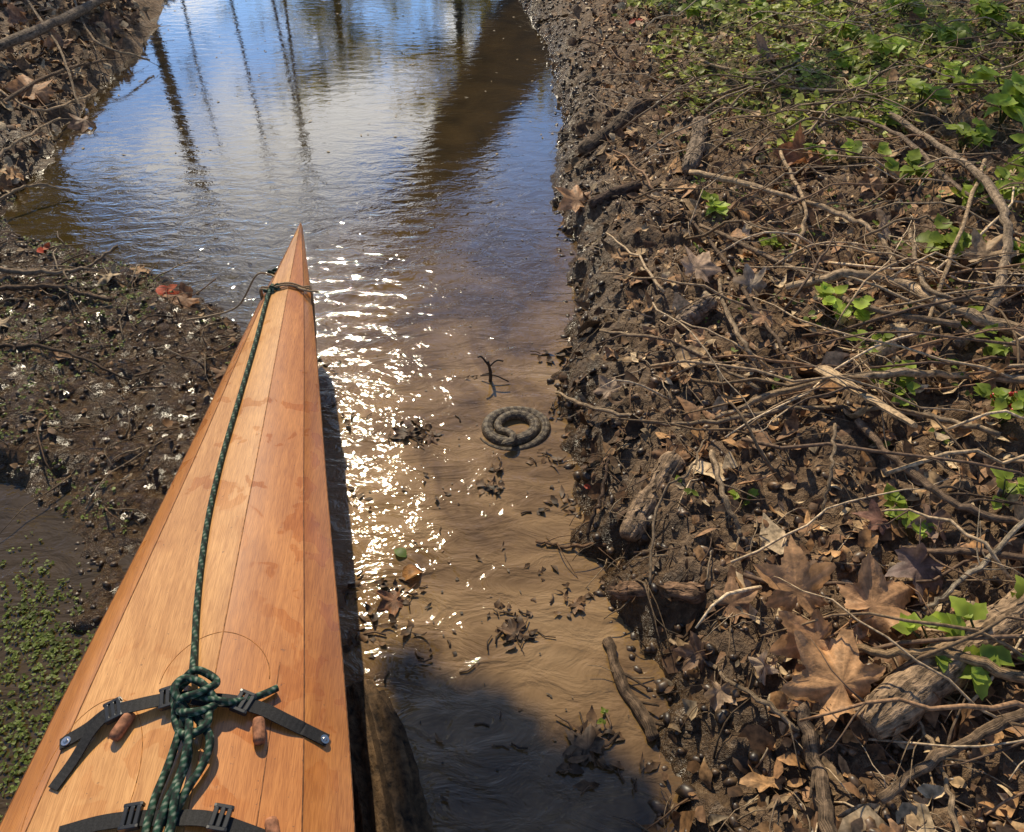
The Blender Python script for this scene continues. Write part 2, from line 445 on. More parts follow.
rope([(196,728,.024),(195,752,.024),(186,782,.02),(172,812,.02),(160,850,.02)],.0055)
rope([(186,735,.01),(192,760,.012),(182,800,.02),(174,850,.016)],.0052)
rp.build("deck_line",[M_rope],True,kay)
cd=MB(); tan=lambda i,j,L:(.42,.30,.17) if (i+j)%3 else (.22,.14,.07)
for o in(0,.009):
    s0=.315+o; loop=[kp(s0,l,z) for l,z in [(0,kzk(s0)),(-.6*kw(s0),kzk(s0)+.06),(-kw(s0)-.003,kzs(s0)),(-.7*kw(s0),kzs(s0)+rid(s0)*.62+.004),(.1*kw(s0),kzs(s0)+rid(s0)+.005),(.7*kw(s0),kzs(s0)+rid(s0)*.62+.004),(kw(s0)+.003,kzs(s0)),(.6*kw(s0),kzk(s0)+.06),(0,kzk(s0))]]
    cd.tube(resample(spline(loop,6),.003),.0026,tan,6)
e1=dk(262,292,.006)
cd.tube(resample(spline([e1,e1+Vector((-.03,-.02,.01)),gz(238,306,.22),gz(210,316,.17),gz(186,320,.14)],8),.003),.0024,tan,6)
e2=dk(300,291,.006)
cd.tube(resample(spline([e1,e2,gz(318,292,.29)],8),.003),.003,tan,6)
cd.build("bow_cord",[M_rope],True,kay)
kn=MB()
for (a,b) in((264,289),(270,293),(276,289)):
    p=dk(a,b,.006); kn.tube([p+Vector((.010*math.cos(t),.006*math.sin(t),.004*math.sin(2*t))) for t in np.linspace(0,6.2,14)],.004,ropecol,6)
kn.build("bow_knot",[M_rope],True,kay)
def ribbon(mb,pts,wd,th,col):
    V=[];Fc=[];n=len(pts);C=[]
    for i,p in enumerate(pts):
        t=(pts[min(n-1,i+1)]-pts[max(0,i-1)]).normalized(); nn=dkn(p); sd=t.cross(nn).normalized()
        nn=sd.cross(t).normalized()
        if nn.z<0: nn=-nn
        for a,b in((-1,0),(1,0),(1,1),(-1,1)):
            V.append(p+sd*(a*wd/2)+nn*(b*th)); C.append(col if i%2 else tuple(c*1.6 for c in col))
    for i in range(n-1):
        for j in range(4):
            k=(j+1)%4; Fc.append((i*4+j,i*4+k,i*4+4+k,i*4+4+j))
    Fc+= [(3,2,1,0),(n*4-4,n*4-3,n*4-2,n*4-1)]
    mb.add(V,Fc,C)
stp=MB(); black=(.014,.013,.013)
def strap(pp,wd=.019):
    ribbon(stp,resample(spline([dk(a,b,c) for a,b,c in pp],10),.004),wd,.0018,black)
strap([(62,746,.003),(88,731,.004),(112,718,.012),(140,711,.014),(165,704,.010),(195,700,.008)])
strap([(195,702,.008),(228,706,.012),(258,712,.010),(290,725,.005),(328,743,.003)])
strap([(120,712,.014),(96,735,.010),(75,762,.003),(54,790,.002)],.016)
strap([(60,836,.004),(100,826,.006),(135,822,.008),(165,822,.01)])
strap([(165,822,.01),(205,822,.008),(240,832,.006),(280,846,.003)])
stp.build("webbing_straps",[M_strap],False,kay)
def box(mb,c,ux,uy,uz,col,bev=.25):
    V=[];Fc=[]
    lv=[(-1,1-bev),(-1+bev*.6,1),(1-bev*.6,1),(1,1-bev)]
    for z,s in lv:
        for a,b in((-1,-1+bev),(-1+bev,-1),(1-bev,-1),(1,-1+bev),(1,1-bev),(1-bev,1),(-1+bev,1),(-1,1-bev)):
            V.append(c+ux*(a*s)+uy*(b*s)+uz*z)
    for l in range(3):
        for j in range(8): Fc.append((l*8+j,l*8+(j+1)%8,l*8+8+(j+1)%8,l*8+8+j))
    Fc.append(tuple(reversed(range(8))));Fc.append(tuple(range(24,32)))
    mb.add(V,Fc,col)
bk=MB()
for (a,b,a2,b2) in((112,718,124,712),(166,704,178,700),(238,705,248,709),(130,822,142,820),(215,822,226,824)):
    p=dk(a,b,.012);q=dk(a2,b2,.012); u=(q-p).normalized(); n=dkn(p); v=n.cross(u).normalized(); c=(p+q)/2
    for k in(-.9,0,.9): box(bk,c+u*(k*.009),u*.0028,v*.0145,n*.004,(.02,.02,.02))
    for k in(-1,1): box(bk,c+v*(k*.0135),u*.012,v*.0024,n*.0042,(.02,.02,.02))
bk.build("strap_buckles",[M_plastic],False,kay)
tg=MB()
for (a,b,a2,b2) in((134,716,116,742),(258,722,259,746),(270,822,275,850)):
    p=dk(a,b,.008);q=dk(a2,b2,.008)
    tg.tube([p+(q-p)*t for t in np.linspace(0,1,8)],lambda t:.0085*(1 if .12<t<.88 else .82),(.33,.14,.07),12)
tg.build("wooden_toggles",[M_twig],True,kay)
sc=MB()
for a,b in((323,741),(68,743)):
    p=dk(a,b,.004);n=dkn(p)
    sc.tube([p,p+n*.0018],.0065,(.6,.6,.6),16); sc.tube([p,p+n*.003,p+n*.0042],lambda t:.004*(1-.5*t),(.6,.6,.6),12)
sc.build("deck_screws",[M_steel],False,kay)
# ------------------------------------------------------------ snake
SC=gz(514,428); sp=[]
NT=420
for i in range(NT+1):
    t=i/NT; th=2*math.pi*2.05*t+3.6
    r=.082-.050*t; r+=.003*math.sin(2*th+.5)
    z=-.001+.012*t**1.5+.002*math.sin(th*2.3)
    sp.append(Vector((SC.x+r*math.cos(th)*1.08,SC.y+r*math.sin(th),z)))
last=sp[-1]; td=(sp[-1]-sp[-4]).normalized()
head=[last+td*.012+Vector((0,0,.004)), last+td*.022+Vector((.004,-.010,.006)), last+td*.024+Vector((.006,-.024,.008)), last+td*.018+Vector((.002,-.040,.008)), last+td*.004+Vector((-.006,-.052,.008))]
sp=sp+spline(head,12)
sp=resample(sp,.002); n=len(sp); LT=n*.002
def srad(t):
    L=(1-t)*LT
    if L<.032:
        return float(np.interp(L,[0,.003,.008,.018,.026,.032],[.0028,.0055,.0078,.0108,.0098,.0082]))
    return float(np.interp(t,[0,.12,.35,.7,.9,1],[.0016,.0080,.0140,.0138,.0095,.008]))
def sflat(t):
    L=(1-t)*LT
    return (1.1,.68) if L<.03 else (1.06,.92)
def scol(i,j,L):
    SI=16; up=math.cos(2*math.pi*j/SI)
    band=.5+.5*math.tanh(6*math.sin(2*math.pi*L/.019))
    if abs(up)<.5: band=(1-band)*.9
    d=np.array((.075,.050,.029)); l=np.array((.185,.138,.085))
    c=d*band+l*(1-band)
    if up<-.2: c=np.array((.30,.25,.16))
    return tuple(float(q) for q in c)
sk=MB(); sk.tube(sp,srad,scol,16,0,sflat)
snake=empty("coiled_snake")
sk.build("snake_body",[M_snake],True,snake)
ey=MB(); hd=sp[-1]; dn=(sp[-1]-sp[-4]).normalized(); sd=dn.cross(Vector((0,0,1))).normalized()
for s_ in(-1,1):
    c=hd-dn*.0085+sd*(s_*.0066)+Vector((0,0,.0026))
    ey.tube([c+Vector((0,0,1))*(z*.0019) for z in(-1,-.7,0,.7,1)],[.0003,.0014,.0019,.0014,.0003],(.008,.006,.004),8)
ey.build("snake_eyes",[M_plastic],True,snake)
mo=MB(); pts=[]
for a in np.linspace(-1,1,15):
    pts.append(hd-dn*(.016*abs(a)**1.4-.0022)+sd*(a*.0088)+Vector((0,0,-.0005)))
mo.tube(pts,.0005,(.01,.008,.006),4); mo.build("snake_mouth_line",[M_plastic],True,snake)

# ------------------------------------------------------------ leaves
LOBES=[(90,1.0),(36,.92),(144,.92),(-20,.66),(200,.66)]
def lobed(mb,pos,size,nrmv,yaw,col,curl=.35,mat=0,seed=0):
    rr=random.Random(seed); NO=72; RI=5
    q=nrmv.to_track_quat('Z','Y').to_matrix()@Matrix.Rotation(yaw,3,'Z')
    ca,cb=rr.uniform(-1,1),rr.uniform(-1,1)
    V=[];C=[];Fc=[]
    V.append(pos.copy());C.append(tuple(c*.75 for c in col))
    for k in range(1,RI+1):
        f=k/RI
        for j in range(NO):
            th=360*j/NO; r=.44; vein=0
            for a,l in LOBES:
                da=abs((th-a+180)%360-180)
                if da<34:
                    u=da/34
                    r=max(r,l*(1-.58*u**1.1)*(1.0 if u<.05 else .97))
                vein=max(vein,1-da/5.0)
            dd=abs((th-270+180)%360-180)
            if dd<24: r*=.35+.65*dd/24
            r*=1+.05*math.sin(th*.55+seed)+(.06 if j%6==0 else (-.03 if j%6==3 else 0))
            rad=r*f*size*.5
            x=rad*math.cos(math.radians(th)); y=rad*math.sin(math.radians(th))
            X=x/(size*.5);Y=y/(size*.5)
            z=size*.5*curl*((X*X*ca+Y*Y*cb)*.55+.28*math.sin(2.6*X+seed)*f*f+.2*math.sin(3.2*Y+2*seed)*f*f)-size*.012*vein*f+rr.uniform(-.004,.006)*size*f
            z+=size*.16*curl*(f**3)*math.sin(math.radians(th)*3+seed*1.7)
            V.append(pos+q@Vector((x,y,z)))
            m_=1.22 if vein>.3 else (.93+.1*math.sin(j*1.7+k))
            C.append(tuple(c*m_ for c in col))
    for j in range(NO): Fc.append((0,1+j,1+(j+1)%NO))
    for k in range(RI-1):
        for j in range(NO):
            a=1+k*NO+j;b=1+k*NO+(j+1)%NO; Fc.append((a,a+NO,b+NO,b))
    mb.add(V,Fc,C,mat)
    st=[pos+q@Vector((0,-.1*size,0)),pos+q@Vector((.02*size,-.3*size,-.02*size)),pos+q@Vector((.06*size,-.62*size,.03*size))]
    mb.tube(spline(st,4),size*.009,tuple(c*.8 for c in col),5,mat)
def oval(mb,pos,L,Wd,q,col,fold=.3,bend=.5,mat=0,ns=5,jag=.0):
    V=[];Fc=[];C=[]
    b=R(-bend,bend);tw=R(-.5,.5)*bend
    for i in range(ns+1):
        t=i/ns; w_=Wd*.5*math.sin(math.pi*min(1,max(.03,t**.8)))*(1+R(-jag,jag)) if t<1 else Wd*.02
        x=L*(t-.5); zc=b*L*(t-.5)**2*2
        for s_ in(-1,0,1):
            V.append(pos+q@Vector((x,s_*w_,zc+abs(s_)*w_*fold+s_*tw*w_*(t-.3)*2)))
            m_=.85 if s_==0 else 1.05
            C.append((col[0]*m_,col[1]*m_,col[2]*m_))
    for i in range(ns):
        a=i*3; Fc+=[(a,a+1,a+4,a+3),(a+1,a+2,a+5,a+4)]
    mb.add(V,Fc,C,mat)
def rq(n,tilt=.5):
    v=(n+Vector((R(-tilt,tilt),R(-tilt,tilt),0))).normalized()
    return v.to_track_quat('Z','Y').to_matrix()@Matrix.Rotation(R(0,6.28),3,'Z')
def sc3(c,k): return (c[0]*k,c[1]*k,c[2]*k)
browns=[(.36,.185,.072),(.45,.25,.108),(.22,.115,.052),(.56,.365,.185),(.15,.08,.04),(.39,.215,.108),(.62,.45,.26),(.29,.16,.08)]
def brc(s=1.0): return sc3(random.choice(browns),R(.7,1.25)*s)
lit=MB(); tw=MB(); cl=MB()
def rb_pos(minD=.0,maxD=3.2,ymin=.35,ymax=6.5):
    y=ymin+(ymax-ymin)*random.random()**1.6
    d=minD+(maxD-minD)*random.random()**1.15
    return float(xr(y))+d,y,d
for i in range(17000):
    x,y,d=rb_pos(.0)
    dens=min(1,.30+d*1.6)
    if random.random()>dens: continue
    n=nrm(x,y); L=R(.012,.045)*(2.0 if random.random()<.18 else 1)
    k_=.5 if d<.16 else 1.0
    oval(lit,Vector((x,y,hz(x,y)+R(.001,.018))),L,L*R(.3,.8),rq(n,.9),brc(k_),R(-.4,.5),R(.2,1.2),0,4,.35)
for i in range(4200):
    y=2.75+4.2*random.random(); d=R(.02,2.0); x=float(_xl(y))-d; n=nrm(x,y); L=R(.02,.08)
    oval(lit,Vector((x,y,hz(x,y)+R(.001,.025))),L,L*R(.3,.8),rq(n,.9),brc(.85),R(-.4,.5),R(.2,1.2),0,4,.3)
for i in range(900):
    y=R(1.3,2.9); x=float(_xl(y))-R(.02,1.6); n=nrm(x,y); L=R(.01,.035)
    if hz(x,y)<.005: continue
    oval(lit,Vector((x,y,hz(x,y)+R(.001,.008))),L,L*R(.3,.7),rq(n,.6),brc(.5),R(-.4,.5),R(.2,1),0,4,.3)
for i in range(200):
    x,y,d=rb_pos(.12)
    lobed(lit,Vector((x,y,hz(x,y)+.018)),R(.05,.13),(nrm(x,y)+Vector((R(-.5,.5),R(-.7,.2),0))).normalized(),R(0,6.3),brc(.9),R(.4,1),0,i)
for i in range(70):
    y=R(2.7,5.8); x=float(_xl(y))-R(.04,1.3)
    lobed(lit,Vector((x,y,hz(x,y)+.02)),R(.07,.15),(nrm(x,y)+Vector((R(-.5,.5),R(-.8,.2),0))).normalized(),R(0,6.3),brc(.95),R(.4,1),0,100+i)
for i in range(14):
    y=R(1.7,2.6); x=float(_xl(y))-R(.04,1.0)
    if hz(x,y)>0: lobed(lit,Vector((x,y,hz(x,y)+.01)),R(.05,.10),(nrm(x,y)+Vector((R(-.3,.3),R(-.4,.2),0))).normalized(),R(0,6.3),brc(.6),R(.3,.8),0,300+i)
lit.build("leaf_litter",[M_litter])
def chunk(mb,p,s,col,flat=.6,q=None):
    q=q or rq(Vector((0,0,1)),.7)
    V=[]
    for z in(-.5,.0,.5):
        k=1 if z==0 else .62
        for j in range(6):
            a=j*math.pi/3; r=s*.5*k*R(.65,1.2)
            V.append(p+q@Vector((math.cos(a)*r*1.3,math.sin(a)*r*.85,z*s*flat*R(.7,1.2))))
    Fc=[(5,4,3,2,1,0),(12,13,14,15,16,17)]
    for l in range(2):
        for j in range(6): Fc.append((l*6+j,l*6+(j+1)%6,l*6+6+(j+1)%6,l*6+6+j))
    mb.add(V,Fc,col)
for i in range(6500):
    x,y,d=rb_pos(-.02,2.2)
    if d>.5 and random.random()<.6: continue
    k=R(.5,1.4); c=(.165*k,.10*k,.054*k) if d>.15 else (.075*k,.046*k,.025*k)
    chunk(cl,Vector((x,y,max(hz(x,y),-.005)+.002)),R(.006,.026)*(1.5 if random.random()<.08 else 1),c)
for i in range(2600):
    y=.9+3.5*random.random()**1.3; x=float(_xl(y))-R(-.02,1.0)
    h=hz(x,y)
    if h<-.008: continue
    k=R(.5,1.4); chunk(cl,Vector((x,y,h+.001)),R(.004,.018),(.09*k,.055*k,.028*k))
cl.build("mud_clods",[M_clod],True)
greys=[(.31,.21,.12),(.46,.325,.19),(.21,.135,.072),(.135,.083,.05),(.57,.42,.26),(.28,.16,.083)]
def twc(k=1): return sc3(random.choice(greys),R(.7,1.2)*k)
def twig(mb,x,y,L,r,ang,col,arch=.03,seg=6,side=5,lift=.004,wig=.25,tilt=0):
    pts=[];a=ang;px,py=x,y; h0=max(hz(x,y),0)
    for i in range(seg+1):
        t=i/seg
        if side>4 and px-float(xr(py))<.03 and i>1: break
        z=max(hz(px,py),0)*.5+h0*.5
        z=max(z,max(hz(px,py),0))+lift+arch*math.sin(math.pi*t)+tilt*t
        pts.append(Vector((px,py,z)))
        a+=R(-wig,wig); px+=math.cos(a)*L/seg; py+=math.sin(a)*L/seg
    if len(pts)>1: mb.tube(pts,lambda t:r*(1-.6*t),col,side)
    return pts
for i in range(3200):
    x,y,d=rb_pos(.0); L=R(.03,.16)
    twig(tw,x,y,L,R(.0008,.0024),R(0,6.28),twc(.5 if d<.15 else .95),R(0,.02),5,4,.003,.35,R(-.02,.05)*L*3)
for i in range(1300):
    y=1.2+5.2*random.random(); x=float(_xl(y))-R(0.02,1.5)
    if hz(x,y)<.005: continue
    twig(tw,x,y,R(.04,.24),R(.001,.0034),R(0,6.28),twc(.7 if y>2.6 else .5),R(0,.03),5,4,.003,.35)
tw.build("twig_debris",[M_twig])
vn_=MB()
for i in range(400):
    x,y,d=rb_pos(.2,2.6,.6,4.2) if i<250 else rb_pos(.35,2.8,1.3,4.6)
    L=R(.25,.75); ang=random.choice([R(-.6,.5),R(2.4,3.6),R(-.6,.5),R(0,6.28)])
    pts=twig(vn_,x,y,L,R(.0018,.0050),ang,twc(1.15),R(.01,.10),9,6,R(.005,.05),.28)
    if len(pts)<8: continue
    for b in range(random.randint(0,3)):
        p=pts[random.randint(3,7)]; a2=ang+random.choice([-1,1])*R(.4,1.1); q=[p.copy()]
        for k in range(4): q.append(q[-1]+Vector((math.cos(a2)*.03,math.sin(a2)*.03,R(-.008,.014)))); a2+=R(-.3,.3)
        vn_.tube(q,lambda t:.0018*(1-.6*t),twc(1),4)
vn_.build("dead_vine_tangle",[M_twig])

# ---- individual branches and logs
def branch(name,pp,r0,r1,col,k=8,wob=.004,mat=None,sides=9,rough=.08):
    pts=[on(a,b,l) for a,b,l in pp]
    pts=spline(pts,k)
    pts=[p+Vector((R(-wob,wob),R(-wob,wob),R(-wob,wob))) if 0<i<len(pts)-1 else p for i,p in enumerate(pts)]
    mb=MB(); nb=[R(0,6) for _ in range(3)]
    mb.tube(pts,lambda t:(r0+(r1-r0)*t)*(1+.10*math.sin(t*17+nb[0])+.05*math.sin(t*41+nb[1])),
        lambda i,j,L:tuple(c*(1+.25*math.sin(j*1.3+L*20)) for c in col),sides,0,None,True,rough)
    if r0<.02:
        for q in range(3):
            i=random.randint(2,len(pts)-3); d=(pts[i+1]-pts[i-1]).normalized(); s_=d.cross(Vector((0,0,1)))*random.choice([-1,1])
            L=R(.03,.12); e=[pts[i],pts[i]+(d*.5+s_*.6+Vector((0,0,R(0,.3))))*L*.5,pts[i]+(d*.9+s_*.8+Vector((0,0,R(-.1,.4))))*L]
            mb.tube(spline(e,3),lambda t:r0*.45*(1-.6*t),col,5)
    return mb.build(name,[mat or M_bark])
tanb=(.56,.39,.23);gry=(.42,.30,.185);drk=(.14,.09,.055)
branch("fallen_branch",[(690,172,.05),(760,188,.06),(830,210,.06),(875,232,.05),(897,268,.02)],.010,.006,tanb)
branch("fallen_branch",[(880,108,.03),(930,140,.07),(985,180,.09),(1006,225,.10),(1003,275,.08),(985,318,.05),(958,345,.02)],.010,.014,(.36,.26,.17))
branch("fallen_branch",[(786,288,.05),(850,274,.07),(905,286,.06),(960,312,.05),(1050,338,.04)],.011,.016,tanb)
branch("fallen_branch",[(716,418,.03),(780,392,.06),(860,376,.06),(950,374,.05),(1060,384,.05)],.006,.010,tanb)
branch("fallen_branch",[(556,392,.02),(610,412,.04),(690,424,.04),(800,408,.05),(905,412,.05),(1000,435,.03)],.004,.006,gry)
branch("fallen_branch",[(720,280,.03),(725,310,.05),(745,345,.05),(760,370,.02)],.005,.006,gry)
branch("fallen_branch",[(800,135,.03),(850,118,.05),(905,140,.06),(960,190,.05),(1010,215,.03)],.007,.007,(.3,.21,.14))
branch("fallen_branch",[(812,640,.03),(880,652,.05),(950,655,.06),(1050,690,.05)],.006,.009,(.48,.31,.16))
branch("fallen_branch",[(924,610,.03),(970,575,.06),(1050,500,.08)],.004,.005,(.56,.44,.30))
branch("fallen_branch",[(712,452,.03),(722,490,.04),(738,525,.03),(746,545,.01)],.006,.004,gry)
branch("fallen_branch",[(858,420,.03),(900,465,.05),(960,505,.05),(1040,530,.04)],.008,.007,(.26,.17,.105))
branch("fallen_branch",[(835,425,.06),(832,470,.07),(820,520,.03)],.004,.003,gry)
branch("fallen_branch",[(650,585,.02),(660,500,.05),(690,470,.05),(705,440,.03)],.003,.002,gry)
branch("fallen_branch",[(700,225,.03),(780,262,.05),(860,305,.06),(960,325,.05)],.006,.008,(.32,.22,.135))
branch("fallen_branch",[(800,705,.03),(815,760,.04),(832,845,.03)],.012,.012,(.23,.155,.095))
branch("fallen_branch",[(670,640,.01),(760,700,.03),(800,730,.02)],.004,.004,gry)
branch("fallen_branch",[(880,800,.03),(960,745,.06),(1050,700,.07)],.007,.009,(.30,.2,.12))
branch("fallen_branch",[(905,700,.03),(940,760,.05),(960,845,.04)],.003,.004,tanb)
branch("fallen_branch",[(900,548,.03),(960,552,.05),(1050,560,.05)],.006,.007,(.30,.19,.115))
branch("fallen_branch",[(640,190,.02),(700,230,.03),(770,330,.04),(800,380,.03)],.005,.005,(.24,.16,.10))
branch("fallen_branch",[(610,455,.02),(600,500,.03),(588,535,.01)],.004,.004,(.16,.10,.065))
branch("fallen_branch",[(607,640,.01),(622,680,.012),(640,712,.012),(654,738,.008)],.010,.012,(.19,.125,.075),k=5)
branch("fallen_branch",[(536,541,.006),(568,546,.012),(606,545,.015)],.003,.004,(.3,.17,.09),sides=6)
branch("fallen_branch",[(-20,268,.03),(50,272,.04),(85,268,.06),(118,246,.10)],.009,.004,(.34,.24,.15))
branch("fallen_branch",[(-20,292,.02),(50,286,.03),(110,300,.02)],.008,.006,(.2,.13,.08))
branch("fallen_branch",[(-20,170,.05),(20,140,.08),(60,118,.05)],.007,.004,gry)
branch("fallen_branch",[(-10,50,.08),(60,20,.12),(120,-10,.06)],.025,.02,(.22,.16,.11))
branch("fallen_branch",[(-10,205,.05),(30,185,.07),(70,190,.03)],.006,.004,gry)
branch("fallen_branch",[(-10,345,.02),(60,350,.03),(130,380,.015)],.006,.003,drk)
branch("fallen_branch",[(-10,110,.05),(50,75,.08),(105,60,.05)],.009,.006,(.2,.13,.08))
branch("fallen_branch",[(20,-10,.06),(60,50,.08),(80,110,.05)],.007,.005,gry)
branch("fallen_branch",[(-10,85,.05),(40,110,.08),(90,95,.05)],.006,.005,tanb)
branch("fallen_branch",[(70,-10,.05),(95,40,.08),(150,60,.04)],.006,.005,gry)
branch("fallen_branch",[(700,60,.03),(780,85,.05),(850,90,.05),(930,75,.03)],.007,.006,gry)
branch("fallen_branch",[(640,100,.02),(720,95,.04),(800,60,.04)],.006,.005,(.28,.19,.12))
branch("fallen_branch",[(780,150,.06),(805,210,.09),(790,262,.04)],.006,.005,tanb)
branch("fallen_branch",[(910,230,.05),(930,290,.08),(1010,300,.05)],.006,.006,gry)
branch("fallen_branch",[(985,160,.06),(960,230,.10),(925,330,.04)],.006,.005,tanb)
branch("fallen_branch",[(600,330,.02),(680,345,.05),(760,390,.04)],.004,.005,gry)
def log(name,a,b,r,col,la=.0,lb=.0,mat=None,extra=None):
    P=on(*a,la);Q=on(*b,lb); n_=36; mb=MB(); ph=R(0,6)
    bow=(Q-P).cross(Vector((0,0,1))).normalized()*r*R(-.5,.5)
    sag=[P+(Q-P)*(i/n_)+bow*math.sin(math.pi*i/n_)+Vector((R(-.001,.001),R(-.001,.001),R(-.001,.001))) for i in range(n_+1)]
    S_=32
    def jr(i,j): return .82+.36*n1(abs(j-S_/2)*.9+ph,i*.16,3)
    mb.tube(sag,lambda t:r*(1+.10*math.sin(t*9+ph)+.05*math.sin(t*23+ph))*min(1,.72+4*min(t,1-t)),lambda i,j,L:sc3(col,.45+1.1*n1(abs(j-S_/2)*.9+ph,i*.16,3)),S_,0,None,True,.02,jr)
    ax_=(Q-P).normalized(); u=ax_.cross(Vector((0,0,1))).normalized(); v=u.cross(ax_)
    for k in range(int(50*(Q-P).length/.2)):
        t=random.random(); a_=R(-.4,3.5); dn=u*math.cos(a_)+v*math.sin(a_); p=P+(Q-P)*t+bow*math.sin(math.pi*t)+dn*r*1.0
        m_=Matrix((ax_,dn.cross(ax_),dn)).transposed()
        oval(mb,p,R(.012,.04),R(.004,.010),m_,sc3(col,R(.5,1.5)),R(-.4,-.1),.5,0,3,.2)
    return mb.build(name,[mat or M_bark])
log("driftwood_log",(628,538),(676,458),.026,(.34,.23,.14),.03,.03)
log("driftwood_log",(616,592),(702,594),.017,(.24,.14,.08),.015,.02)
log("driftwood_log",(868,728),(1050,596),.034,(.33,.22,.13),.04,.06)
log("driftwood_log",(582,152),(640,104),.03,(.14,.095,.06),.03,.03)
log("driftwood_log",(688,170),(700,122),.03,(.25,.18,.12),.03,.03)
log("driftwood_log",(678,328),(712,300),.024,(.31,.22,.15),.02,.02)
log("driftwood_log",(590,205),(640,185),.02,(.12,.075,.05),.02,.02)
n_=60
mb=MB()
pts=[Vector((-.275+.23*t+.01*math.sin(5*t),.80-.78*t,-.030)) for t in np.linspace(0,1,n_)]
mb.tube(pts,lambda t:.072*(math.sin(min(1,t*3+.35)*math.pi/2)),lambda i,j,L:sc3((.095,.056,.026),.25+1.4*n1(abs(j-24)*.8,i*.15,9)),48,0,None,True,.03,lambda i,j:.74+.52*n1(abs(j-24)*.8,i*.15,9))
mb.build("submerged_log",[M_bark])
P=on(816,388,.05);Q=on(906,446,.04); mb=MB(); ax_=(Q-P).normalized(); sd=ax_.cross(Vector((0,0,1))).normalized()
V=[];Fc=[];C=[];nn_=14
for i in range(nn_+1):
    t=i/nn_; c=P+(Q-P)*t; wd=.030*(1-.5*t)*(1+R(-.1,.1))
    for a,b in((-1,0),(-.4,.006),(.4,.007),(1,0),(.9,-.006),(-.9,-.006)):
        V.append(c+sd*(a*wd)+Vector((0,0,b+a*.010+.055))); C.append((.60,.41,.22) if i%3 else (.54,.36,.19))
for i in range(nn_):
    for j in range(6): k=(j+1)%6; Fc.append((i*6+j,i*6+k,i*6+6+k,i*6+6+j))
Fc+=[tuple(range(6)),tuple(range(nn_*6,nn_*6+6))]
mb.add(V,Fc,C); mb.build("split_wood_slab",[M_twig],False)

# ---- sycamore leaves placed
def sleaf(px,py,size,nv,yaw,col,curl=.5,lift=.03,seed=0,name="sycamore_leaf"):
    mb=MB(); lobed(mb,on(px,py,lift),size,Vector(nv).normalized(),yaw,sc3(col,1.55),curl,0,seed); mb.build(name,[M_leaf])
sleaf(797,592,.18,(-.2,-.55,.8),.3,(.40,.22,.10),.55,.07,3)
sleaf(872,606,.19,(-.3,-.4,.9),-.5,(.38,.21,.10),.65,.08,4)
sleaf(842,684,.20,(-.1,-.4,.9),.9,(.46,.25,.11),.6,.06,5)
sleaf(818,640,.15,(-.4,-.4,.8),2.5,(.35,.19,.09),.8,.06,6)
sleaf(700,655,.09,(-.1,-.4,.8),1.5,(.2,.12,.07),.8,.02,7)
sleaf(802,160,.22,(-.1,-.4,.9),.2,(.26,.11,.045),.6,.06,8)
sleaf(578,200,.17,(-.1,-.5,.8),1.2,(.36,.2,.10),.5,.03,9)
sleaf(697,268,.16,(.1,-.4,.9),-.8,(.40,.27,.17),.4,.04,10)
sleaf(985,255,.17,(-.3,-.5,.7),-.3,(.34,.23,.13),.6,.06,11)
sleaf(752,285,.12,(-.3,-.5,.7),.6,(.33,.25,.17),.9,.04,12)
sleaf(610,390,.09,(.0,-.3,.9),.6,(.28,.19,.12),.4,.02,13)
sleaf(920,565,.14,(.1,-.4,.9),2.6,(.15,.10,.08),.5,.03,14)
sleaf(880,520,.09,(.1,-.4,.9),1,(.2,.10,.065),.5,.03,15)
sleaf(34,92,.26,(.1,-.4,.9),.4,(.34,.18,.085),.5,.05,16)
sleaf(185,299,.18,(.1,-.3,.9),2.0,(.22,.11,.05),.5,.02,17)
sleaf(85,120,.16,(.1,-.3,.9),2.0,(.2,.12,.07),.6,.03,18)
sleaf(110,28,.2,(.1,-.3,.9),1.0,(.17,.10,.06),.6,.03,19)
sleaf(930,520,.10,(.1,-.4,.9),2.6,(.24,.15,.10),.7,.03,20)
sleaf(770,55,.2,(.1,-.4,.9),.6,(.2,.13,.09),.7,.03,21)
sleaf(720,690,.07,(.1,-.4,.9),2.6,(.3,.2,.12),.9,.03,23)
sleaf(765,665,.07,(.3,-.4,.9),1.6,(.34,.25,.17),.9,.03,24)
sleaf(885,225,.12,(.3,-.4,.9),1.6,(.3,.22,.15),.9,.03,25)
sleaf(20,20,.2,(.1,-.4,.9),1.6,(.25,.14,.08),.7,.04,26)
sleaf(60,45,.18,(.1,-.4,.9),.3,(.28,.16,.09),.7,.04,27)
mb=MB()
for a,b,s in((163,292,.06),(172,297,.05),(588,487,.02),(632,22,.05),(640,20,.04),(40,250,.04)):
    p=on(a,b,.012); oval(mb,p,s,s*.6,rq(Vector((0,-.3,1)).normalized(),.3),(.55,.07,.02),.3,.6,0,6,.1)
    oval(mb,p+Vector((.02,.01,.004)),s*.8,s*.5,rq(Vector((0,-.3,1)).normalized(),.3),(.48,.10,.03),.3,.6,0,6,.1)
mb.build("red_leaves",[M_leaf])
mb=MB()
for i in range(12):
    p=on(1003+R(-14,14),404+R(-10,10),.04); mb.tube([p+Vector((0,0,z*.006)) for z in(-1,-.6,0,.6,1)],[.001,.005,.006,.005,.001],(.5,.03,.02),8)
mb.build("red_berries",[M_plastic])
